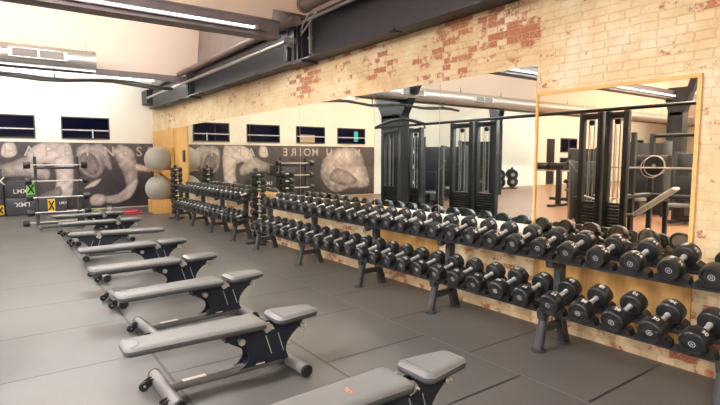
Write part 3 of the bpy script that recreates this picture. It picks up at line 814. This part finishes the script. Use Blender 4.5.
    for s in (-1, 1): m.prism([(.235,.352),(.262,.395),(.285,.395),(.318,.360),(.300,.33),(.262,.315)], s*.068-.004, s*.068+.004, 'XZ')
    m.tube([(.275,-.085,.357),(.275,.085,.357)], .009, 10); m.tube([(.312,-.085,.345),(.312,.085,.345)], .008, 10)
    tag(m.build('hinge', M['silver'], e), 'silver hinge')
    return e
bp = [(1.47, 2.0, 1), (1.255, 3.345, .5), (1.44, 4.69, 5), (1.40, 5.94, 3.5), (1.45, 7.31, 5), (1.49, 8.78, 180-7), (1.49, 10.4, 1.5), (1.47, 11.85, 5)]
blab = ['grey padded weight bench closest to the camera, cut off by the bottom edge',
        'grey padded weight bench, second from the camera, fully in view with its navy side plate',
        'grey padded weight bench, third from the camera', 'grey padded weight bench, fourth from the camera', 'grey padded weight bench, fifth from the camera',
        'grey weight bench turned the other way, its short seat on the left', 'grey weight bench just behind the reversed one', 'grey weight bench farthest back, next to the barbell rack']
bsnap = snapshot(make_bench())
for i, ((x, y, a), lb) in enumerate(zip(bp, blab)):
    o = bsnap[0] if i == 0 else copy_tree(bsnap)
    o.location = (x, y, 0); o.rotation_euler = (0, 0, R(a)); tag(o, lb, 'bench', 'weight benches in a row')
# orange maker's mark on the nearest pad
m = MB()
for k, (x, y) in enumerate(((-.10,.02),(-.105,.0),(-.095,-.02))): m.tube([(x-.012, y-.008, .4255), (x, y+.004, .4258), (x+.014, y, .4255)], .003, 6)
lg = m.build('pad_mark', M['orange'], [c for c in children(bsnap[0]) if c.name.startswith('back_pad')][0]); tag(lg, 'orange mark')

# ------------------------------------------------------------------ exercise balls on their wooden holder
bh = empty('ball_holder', (3.70, 15.1, 0), 0, 'yellow wooden ball holder standing against the plywood in the corner', 'ball holder')
def ring_plate(z, ro, ri, w, d):
    t = bmesh.new(); n = 32; th = .025
    def P(k, r, zz): return (math.cos(2*PI*k/n)*r, math.sin(2*PI*k/n)*r, zz)
    def sq(k, zz):
        c, s = math.cos(2*PI*k/n), math.sin(2*PI*k/n); q = min(d/abs(c) if abs(c) > 1e-6 else 9, w/abs(s) if abs(s) > 1e-6 else 9); return (c*q, s*q, zz)
    L = [[t.verts.new(f(k)) for k in range(n)] for f in (lambda k: P(k, ri, z+th), lambda k: sq(k, z+th), lambda k: sq(k, z), lambda k: P(k, ri, z))]
    for a, b in ((0,1),(1,2),(2,3),(3,0)):
        for k in range(n): t.faces.new((L[a][k], L[a][(k+1)%n], L[b][(k+1)%n], L[b][k]))
    bmesh.ops.recalc_face_normals(t, faces=t.faces[:]); m = MB(); m._add(t); return m
ring_plate(.37, 0, .23, .26, .28).build('shelf', M['ply'], bh); ring_plate(1.21, 0, .23, .26, .28).build('shelf', M['ply'], bh)
for y in (-.30, .25): MB().box(.285, .365, y, y+.05, 0, 1.9, .003).build('post', M['ply'], bh)
for y in (-.25, .20): MB().box(-.26, .28, y, y+.05, 0, .37, .003).build('leg', M['ply'], bh)
for z in (1.08,):
    for y in (-.25, .20): MB().prism([(.28, z-.16), (.28, z+.13), (.02, z+.13), (.02, z+.09)], y, y+.05, 'XZ').build('bracket', M['ply'], bh)
for z, lb in ((.70, 'large grey exercise ball low on the wooden holder in the corner'), (1.535, 'large grey exercise ball on top, above the other grey ball')):
    t = bmesh.new(); bmesh.ops.create_uvsphere(t, u_segments=48, v_segments=32, radius=.376)
    m = MB(); m._add(t, Matrix.Translation((0,0,0)), smooth=True)
    o = m.build('exercise_ball', M['ball']); o.location = (3.70, 15.1, z); tag(o, lb, 'exercise ball', 'grey exercise balls')

# ------------------------------------------------------------------ barbell rack with fixed barbells
rk = empty('barbell_rack', (1.05, 13.3, 0), 0, 'dark steel barbell rack in front of the mural', 'barbell rack')
for x in (-.42, .42):
    m = MB(); m.tube([(x, 0, .05), (x, .12, 1.62)], .032, 12); m.tube([(x, -.42, .04), (x, .40, .04)], .032, 12); m.tube([(x, .38, .05), (x, .12, 1.0)], .026, 12)
    up = m.build('upright', M['rack'], rk)
    for z in (.36, .70, 1.07, 1.43):
        mm = MB(); yy = .12*(z/1.6); mm.box(x-.018, x+.018, yy-.17, yy, z-.055, z-.035); mm.box(x-.018, x+.018, yy-.18, yy-.165, z-.055, z+.0); mm.build('hook', M['black'], up)
for yy, zz in ((.11, 1.36), (.38, .06), (-.4, .06)): MB().tube([(-.42, yy, zz), (.42, yy, zz)], .025, 10).build('cross_bar', M['rack'], rk)
for x in (-.42, .42):
    MB().lathe([(-.02,.02),(-.02,.055),(.02,.055),(.02,.02)], 16, 'X', mx=Matrix.Translation((x, -.42, .058))).build('foot', M['frame'], rk)
def make_barbell(r=.075, L=1.25):
    e = empty('barbell'); MB().tube([(-L/2+.1,0,0),(L/2-.1,0,0)], .016, 12).build('bar', M['bar'], e)
    for s in (-1, 1):
        MB().lathe([(s*L/2,0),(s*L/2,r*.9),(s*(L/2-.01),r),(s*(L/2-.12),r),(s*(L/2-.13),r*.9),(s*(L/2-.13),.016)], 20).build('head', M['rubber'], e)
    return e
for k, (z, dy, lb) in enumerate(((1.43,-.05,'fixed barbell at the top of the barbell rack'), (1.07,-.08,'fixed barbell second from the top of the barbell rack'), (.70,-.11,'fixed barbell third from the top of the barbell rack'), (.36,-.13,'fixed barbell on the lowest hooks of the barbell rack'))):
    o = make_barbell(.082 - .007*(k > 1)); o.location = (1.03+.01*k, 13.3+.12*z/1.6-.09, z); tag(o, lb, 'barbell', 'fixed barbells')
o = make_barbell(.07); o.location = (.98, 13.85, .0705); tag(o, 'fixed barbell on the floor behind the barbell rack', 'barbell', 'fixed barbells')

# ------------------------------------------------------------------ soft boxes by the mural
def soft_box(x0, x1, z0, z1, y0, y1, lab, texts=(), stickers=()):
    e = empty('plyometric_box', ((x0+x1)/2, (y0+y1)/2, z0), 0, lab, 'plyometric box', 'plyometric boxes'); w, h, d = (x1-x0)/2, z1-z0, (y1-y0)/2
    MB().box(-w, w, -d, d, .002, h, .012).build('body', M['box'], e)
    for s, size, x, z, rot in texts:
        c_, s_ = math.cos(rot), math.sin(rot)
        lettering('lettering', s, size, lambda u, v: (x+u*c_-v*s_, -d-.002, z+u*s_+v*c_), M['paper'], e)
    for mt, a, b, c_, d_ in stickers:
        st = MB().box(a, b, -d-.003, -d-.0005, c_, d_).build('corner_label', M[mt], e)
        mm = MB(); cx, cz = (a+b)/2, (c_+d_)/2; w2, h2 = (b-a)*.34, (d_-c_)*.36
        mm.tube([(cx-w2, -d-.004, cz-h2), (cx+w2, -d-.004, cz+h2)], .022, 6); mm.tube([(cx-w2, -d-.004, cz+h2), (cx+w2, -d-.004, cz-h2)], .022, 6)
        mm.build('cross_mark', M['saddle'], st)
soft_box(.05, .76, .002, .50, 16.55, 17.2, 'dark grey soft box with upside-down lettering, under the green-labelled one', (('LMX.', .17, .02, .30, PI),))
soft_box(.05, .76, .505, .94, 16.55, 17.2, 'dark grey soft box marked in white with a green corner label', (('LMX.', .17, .02, .17, 0),), (('green', .14, .345, .06, .40),))
soft_box(.80, 1.50, .002, .46, 16.6, 17.2, 'dark grey soft box with an orange-yellow label behind the barbell rack', (('LMX', .10, .26, .30, 0),), (('yellow', -.12, .06, .06, .42),))
soft_box(-.75, .02, .002, .46, 16.5, 17.2, 'dark grey soft box with a yellow label at the left edge', (), (('yellow', .22, .38, .05, .30),))
soft_box(-.72, .02, .465, 1.30, 16.5, 17.2, 'tall dark soft box stacked at the left edge', (('X', .3, .32, .5, 0),))

# loose things on the floor under the mural
e = empty('kettlebell', (1.95, 14.2, 0), 0, 'small lime kettlebell on the floor beside the barbell rack', 'kettlebell')
t = bmesh.new(); bmesh.ops.create_uvsphere(t, u_segments=20, v_segments=14, radius=.10); m = MB(); m._add(t, Matrix.Translation((0,0,.095)), smooth=True); m.build('bell', M['lime'], e)
MB().tube([(-.06,0,.17),(-.065,0,.23),(-.03,0,.265),(.03,0,.265),(.065,0,.23),(.06,0,.17)], .016, 10).build('handle', M['lime'], e)
e = empty('kettlebell', (2.25, 14.3, 0), 0, 'grey kettlebell on the floor right of the lime one', 'kettlebell')
t = bmesh.new(); bmesh.ops.create_uvsphere(t, u_segments=20, v_segments=14, radius=.13); m = MB(); m._add(t, Matrix.Translation((0,0,.125)), smooth=True); m.build('bell', M['frame'], e)
MB().tube([(-.07,0,.22),(-.075,0,.29),(-.03,0,.33),(.03,0,.33),(.075,0,.29),(.07,0,.22)], .018, 10).build('handle', M['frame'], e)
m = MB(); pts = [(2.95+.28*math.cos(a)*(1+.2*math.sin(3*a)), 15.2+.22*math.sin(a), .03+.02*math.sin(2*a)) for a in [k*2*PI/30 for k in range(31)]]
m.tube(pts, .022, 8); m.tube([(x*.6+1.2, y+.1, .07) for x, y, z in pts], .02, 8)
tag(m.build('resistance_band', M['red']), 'red resistance band lying on the floor under the mural', 'resistance band')

# ------------------------------------------------------------------ machines on the far side, seen in the mirrors
TX = -.47
def tower(ys, zt, lab):
    y0 = sum(ys)/4; e = empty('cable_tower', (TX, y0, 0), 0, lab, 'cable machine', 'cable towers across the room')
    for pa, pb in ((ys[0], ys[1]), (ys[2], ys[3])):
        a, b = pa-y0, pb-y0
        for q in (a, b): MB().box(-.055, .055, q-.045, q+.045, .03, zt, .008).build('post', M['black'], e)
        MB().box(-.06, .06, min(a, b), max(a, b), zt-.12, zt-.02, .006).build('top_cap', M['black'], e)
        MB().lathe([(-.02,.02),(-.02,.05),(.02,.05),(.02,.02)], 18, 'X', mx=Matrix.Translation((.0, (a+b)/2, zt-.18))).build('pulley', M['black'], e)
        for f in (.36, .64): MB().tube([(0, a+(b-a)*f, .06), (0, a+(b-a)*f, zt-.12)], .009, 8).build('guide_rod', M['galv'], e)
        st = MB()
        for k in range(13): st.box(-.05, .05, min(a, b)+.06, max(a, b)-.06, .10+k*.055, .145+k*.055)
        st.build('weight_stack', M['saddle'], e)
        MB().tube([(.03, (a+b)/2, .85), (.03, (a+b)/2, zt-.25)], .006, 6).build('cable', M['bar'], e)
    MB().box(-.28, .12, ys[-1]-y0-.06, ys[0]-y0+.06, 0, .04, .006).build('base', M['black'], e)
tower((5.06,4.72,4.58,4.27), 2.40, 'black cable tower with two weight stacks, in the wood-framed mirror')
tower((8.30,7.72,7.56,7.04), 2.40, 'black cable tower with two weight stacks, in the bluish mirrors')
tower((10.9,10.3,9.8,9.4), 2.36, 'black cable tower under the curved pull-up bar, at the bluish mirror edge')
m = MB(); m.tube([(TX, 3.2, 2.436), (TX, 11.3, 2.436)], .032, 12)
tag(m.build('connecting_bar', M['black']), 'long black overhead bar joining the cable towers', 'bar')
m = MB(); m.tube([(TX+.09, 9.2+.1*k, 2.43+.17*math.sin(PI*k/20)) for k in range(21)], .04, 10); m.tube([(TX+.09, 9.25, 2.47), (TX+.1, 9.15, 2.32)], .02, 8)
tag(m.build('pull_up_bar', M['black']), 'curved black pull-up bar on top of the end cable tower', 'bar')
# squat rack with loaded bar
e = empty('squat_rack', (-2.4, 4.3, 0), 0, 'black squat rack in front of the dark column, in the framed mirror', 'squat rack')
for y in (-.62, .62):
    for x in (-.5, .3):
        MB().box(x-.045, x+.045, y-.045, y+.045, 0, 2.1, .006).build('post', M['black'], e)
    MB().box(-.5, .7, y-.05, y+.05, 0, .06, .006).build('foot', M['black'], e)
    MB().tube([(-.5, y, .82), (.55, y, .82)], .05, 12).build('safety_arm', M['black'], e)
    MB().box(.34, .44, y-.03, y+.03, 1.33, 1.37).build('hook', M['black'], e)
MB().tube([(-.5, -.62, .80), (-.5, .62, .80)], .05, 12).tube([(-.5, -.62, 2.05), (-.5, .62, 2.05)], .04, 12).build('cross_bar', M['black'], e)
MB().lathe([(-.3,.0),(-.3,.13),(.3,.13),(.3,0)], 20, 'Y', mx=Matrix.Translation((-.3, .5, 1.52))).build('roller_pad', M['saddle'], e)
e = empty('barbell', (-2.0, 4.3, 1.40), 0, 'long bare steel barbell across the squat rack, in the framed mirror', 'barbell')
MB().tube([(0,-1.1,0),(0,1.1,0)], .018, 10).build('bar', M['bar'], e)
for k, (x, y, z) in enumerate(((-2.06, 4.50, 1.44), (-2.16, 4.60, 1.40))):
    e = empty('weight_plate', (x, y, z), 0, ('front' if k == 0 else 'rear') + ' ring-shaped weight plate hung at the squat rack, in the framed mirror', 'weight plate', 'ring plates at the squat rack')
    MB().tube([(0, math.cos(2*PI*q/28)*.19, math.sin(2*PI*q/28)*.19) for q in range(29)], .014, 8).build('rim', M['bar'], e)
    MB().lathe([(-.012,.03),(-.012,.18),(.012,.18),(.012,.03)], 28, 'X').build('disc', M['saddle'], e)
    MB().lathe([(-.02,.012),(-.02,.035),(.02,.035),(.02,.012)], 16, 'X').build('hub', M['galv'], e)
# incline bench
e = empty('incline_bench', (-1.15, 4.05, 0), 0, 'incline bench with a pale grey sloping pad, in the framed mirror', 'bench')
MB().box(-.42, .42, -.13, .13, -.03, .03, .02, mx=Matrix.Translation((0,0,.82)) @ Matrix.Rotation(R(90), 4, 'Z') @ Matrix.Rotation(R(38), 4, 'Y')).build('back_pad', M['greyvinyl'], e)
MB().box(-.16, .16, .38, .62, .50, .56, .02).build('seat_pad', M['saddle'], e)
MB().box(-.03, .03, -.45, .60, .05, .11, .005).box(-.03, .03, .40, .46, .1, .5).box(-.03, .03, -.2, -.14, .1, .85).build('frame', M['black'], e)
MB().box(-.28, .28, -.48, -.42, 0, .05).box(-.28, .28, .58, .64, 0, .05).build('foot', M['black'], e)
# stationary bike
e = empty('exercise_bike', (-1.9, 5.6, 0), 0, 'exercise bike with a pale post and curved chrome handlebar, in the framed mirror', 'exercise bike')
MB().box(-.03, .03, -.45, .45, .10, .16, .01).box(-.22, .22, -.48, -.42, 0, .06, .01).box(-.22, .22, .42, .48, 0, .06, .01).build('frame', M['black'], e)
MB().prism([(-.16,.16),(-.06,.16),(-.08,.50),(-.11,.72),(-.15,.72),(-.16,.50)], -.03, .03, 'YZ').build('post', M['pale'], e)
MB().tube([(-.22,-.42,.78),(-.2,-.2,.74),(0,-.12,.73),(.2,-.2,.74),(.22,-.42,.78)], .018, 10).tube([(-.2,.1,.80),(-.12,-.1,.74),(.12,-.1,.74),(.2,.1,.80)], .016, 10).build('handlebar', M['chrome'], e)
MB().lathe([(-.03,.05),(-.03,.2),(.03,.2),(.03,.05)], 24, 'X', mx=Matrix.Translation((0,.2,.30))).build('flywheel', M['saddle'], e)
MB().box(-.09, .09, .18, .42, .70, .76, .02).box(-.02, .02, .26, .31, .15, .70).build('saddle', M['saddle'], e)
for s in (-1, 1): MB().tube([(s*.06,-.05,.25),(s*.12,-.2,.16)], .015, 8).box(s*.12-.05, s*.12+.05, -.26, -.16, .14, .17).build('pedal', M['black'], e)
# roller bench
e = empty('hyperextension_bench', (-6.6, 9.4, 0), R(0), 'black bench with two round roller pads, left side of the framed mirror', 'exercise machine')
MB().lathe([(-.55,0),(-.55,.12),(-.03,.12),(-.03,.03),(.03,.03),(.03,.12),(.55,.12),(.55,0)], 20, 'Y', mx=Matrix.Translation((0,.35,1.32))).build('roller_pad', M['saddle'], e)
MB().tube([(0,-1.6,1.17),(0,1.0,1.17)], .025, 10).build('bar', M['bar'], e)
MB().box(-.25, .25, -.45, .45, -.06, .06, .02, mx=Matrix.Translation((0,-.75,.72)) @ Matrix.Rotation(R(18), 4, 'X')).build('pad', M['saddle'], e)
for y in (-1.2, .0): MB().box(-.07, .07, y-.07, y+.07, 0, 1.3 if y == 0 else .6, .008).build('leg', M['black'], e)
MB().box(-.06, .06, -1.25, .3, .20, .30, .008).build('frame', M['black'], e)
MB().box(-.5, .5, -1.3, -1.15, 0, .08).box(-.5, .5, -.08, .08, 0, .08).build('foot', M['black'], e)
MB().lathe([(-.03,.03),(-.03,.20),(.03,.20),(.03,.03)], 20, 'X', mx=Matrix.Translation((.25,-1.2,.95))).lathe([(.031,0),(.031,.05),(.04,.05),(.04,0)], 16, 'X', mx=Matrix.Translation((.25,-1.2,.95)), m=M['silver']).build('plate', M['saddle'], e)
# plate trees
for y, lb in ((-12.1, 'low tree of round weight plates before the white wall, left one'), (-13.1, 'low tree of round weight plates before the white wall, right one')):
    e = empty('plate_tree', (y, 16.2, 0), R(-55), lb, 'plate tree', 'plate trees')
    MB().box(-.05, .05, -.05, .05, .05, 1.1).build('post', M['black'], e)
    MB().box(-.3, .3, -.04, .04, 0, .06).box(-.04, .04, -.3, .3, 0, .06).build('base', M['black'], e)
    for x, z in ((-.12, .75), (.12, .72), (.12, .36)):
        MB().lathe([(x-.05,.03),(x-.05,.26),(x-.03,.28),(x+.03,.28),(x+.05,.26),(x+.05,.03)], 24, 'X', mx=Matrix.Translation((0,0,z))).lathe([(x-.055,.02),(x-.055,.10),(x+.055,.10),(x+.055,.02)], 16, 'X', mx=Matrix.Translation((0,0,z)), m=M['galv']).build('plate', M['saddle'], e)
# tall selectorised machines
def machine(x, y, wd, h, rz, lab, seat=True):
    e = empty('weight_machine', (x, y, 0), R(rz), lab, 'weight machine', 'weight machines across the room')
    MB().box(-.30, .0, -wd/2, wd/2, .04, h, .02).build('shroud', M['black'], e)
    for s in (-1, 1): MB().box(-.32, .04, s*wd/2-.04, s*wd/2+.04, 0, h+.04, .008).build('post', M['rack'], e)
    st = MB()
    for k in range(12): st.box(.005, .05, -.12, .12, .2+k*.06, .245+k*.06)
    st.build('weight_stack', M['frame'], e)
    if seat:
        MB().box(.35, .75, -.2, .2, .44, .52, .03).build('seat', M['pad'], e)
        MB().box(.22, .32, -.18, .18, .55, 1.15, .03).build('backrest', M['saddle'], e)
        MB().box(-.1, .8, -.04, .04, .06, .14).box(.5, .58, -.04, .04, .1, .44).build('frame', M['black'], e)
        MB().tube([(.1,-.45,1.5),(.5,-.42,1.35),(.62,-.3,1.2)], .02, 8).tube([(.1,.45,1.5),(.5,.42,1.35),(.62,.3,1.2)], .02, 8).build('handle', M['rack'], e)
machine(-9.9, 15.8, 1.5, 2.35, -60, 'tall black weight machine behind the middle cable tower, in the bluish mirror')
machine(-3.3, 11.9, .62, 1.95, -35, 'black weight machine with a grey seat, left part of the bluish mirror')
machine(-6.2, 6.5, .9, 2.0, 0, 'black weight machine behind the near cable tower, in the framed mirror')
machine(-5.2, 5.0, .8, 1.7, 10, 'black weight machine left of the squat rack, in the framed mirror')
machine(-7.9, 6.7, .8, 1.6, 0, 'black weight machine near the far windows, in the framed mirror')
machine(-5.6, 13.2, .9, 2.0, -15, 'black weight machine against the white back wall, in the bluish mirror')
machine(-8.3, 9.6, 1.0, 1.9, 0, 'wide black weight machine seen between the posts of the near cable tower')
machine(-3.9, 6.9, .7, 1.5, -40, 'low black weight machine behind the near cable tower, left of the squat rack')
# dark ball rack
e = empty('ball_rack', (-1.75, 10.95, 0), 0, 'black vertical rack of dark medicine balls, in the bluish mirror', 'ball rack')
MB().box(-.15, -.09, -.2, .2, 0, 2.2).build('back', M['black'], e); MB().box(-.25, .25, -.22, .22, 0, .05).build('base', M['black'], e)
for k in range(4):
    z = .5+k*.45
    MB().box(-.1, .16, -.16, .16, z-.03, z).build('shelf', M['black'], e)
    t = bmesh.new(); bmesh.ops.create_uvsphere(t, u_segments=24, v_segments=16, radius=.17); m = MB(); m._add(t, smooth=True)
    o = m.build('medicine_ball', M['saddle']); o.location = (-1.70, 10.95, z+.171)
    tag(o, 'dark medicine ball on the vertical rack in the mirror, %s from the top' % ORD[4-k], 'medicine ball', 'medicine balls on the rack')
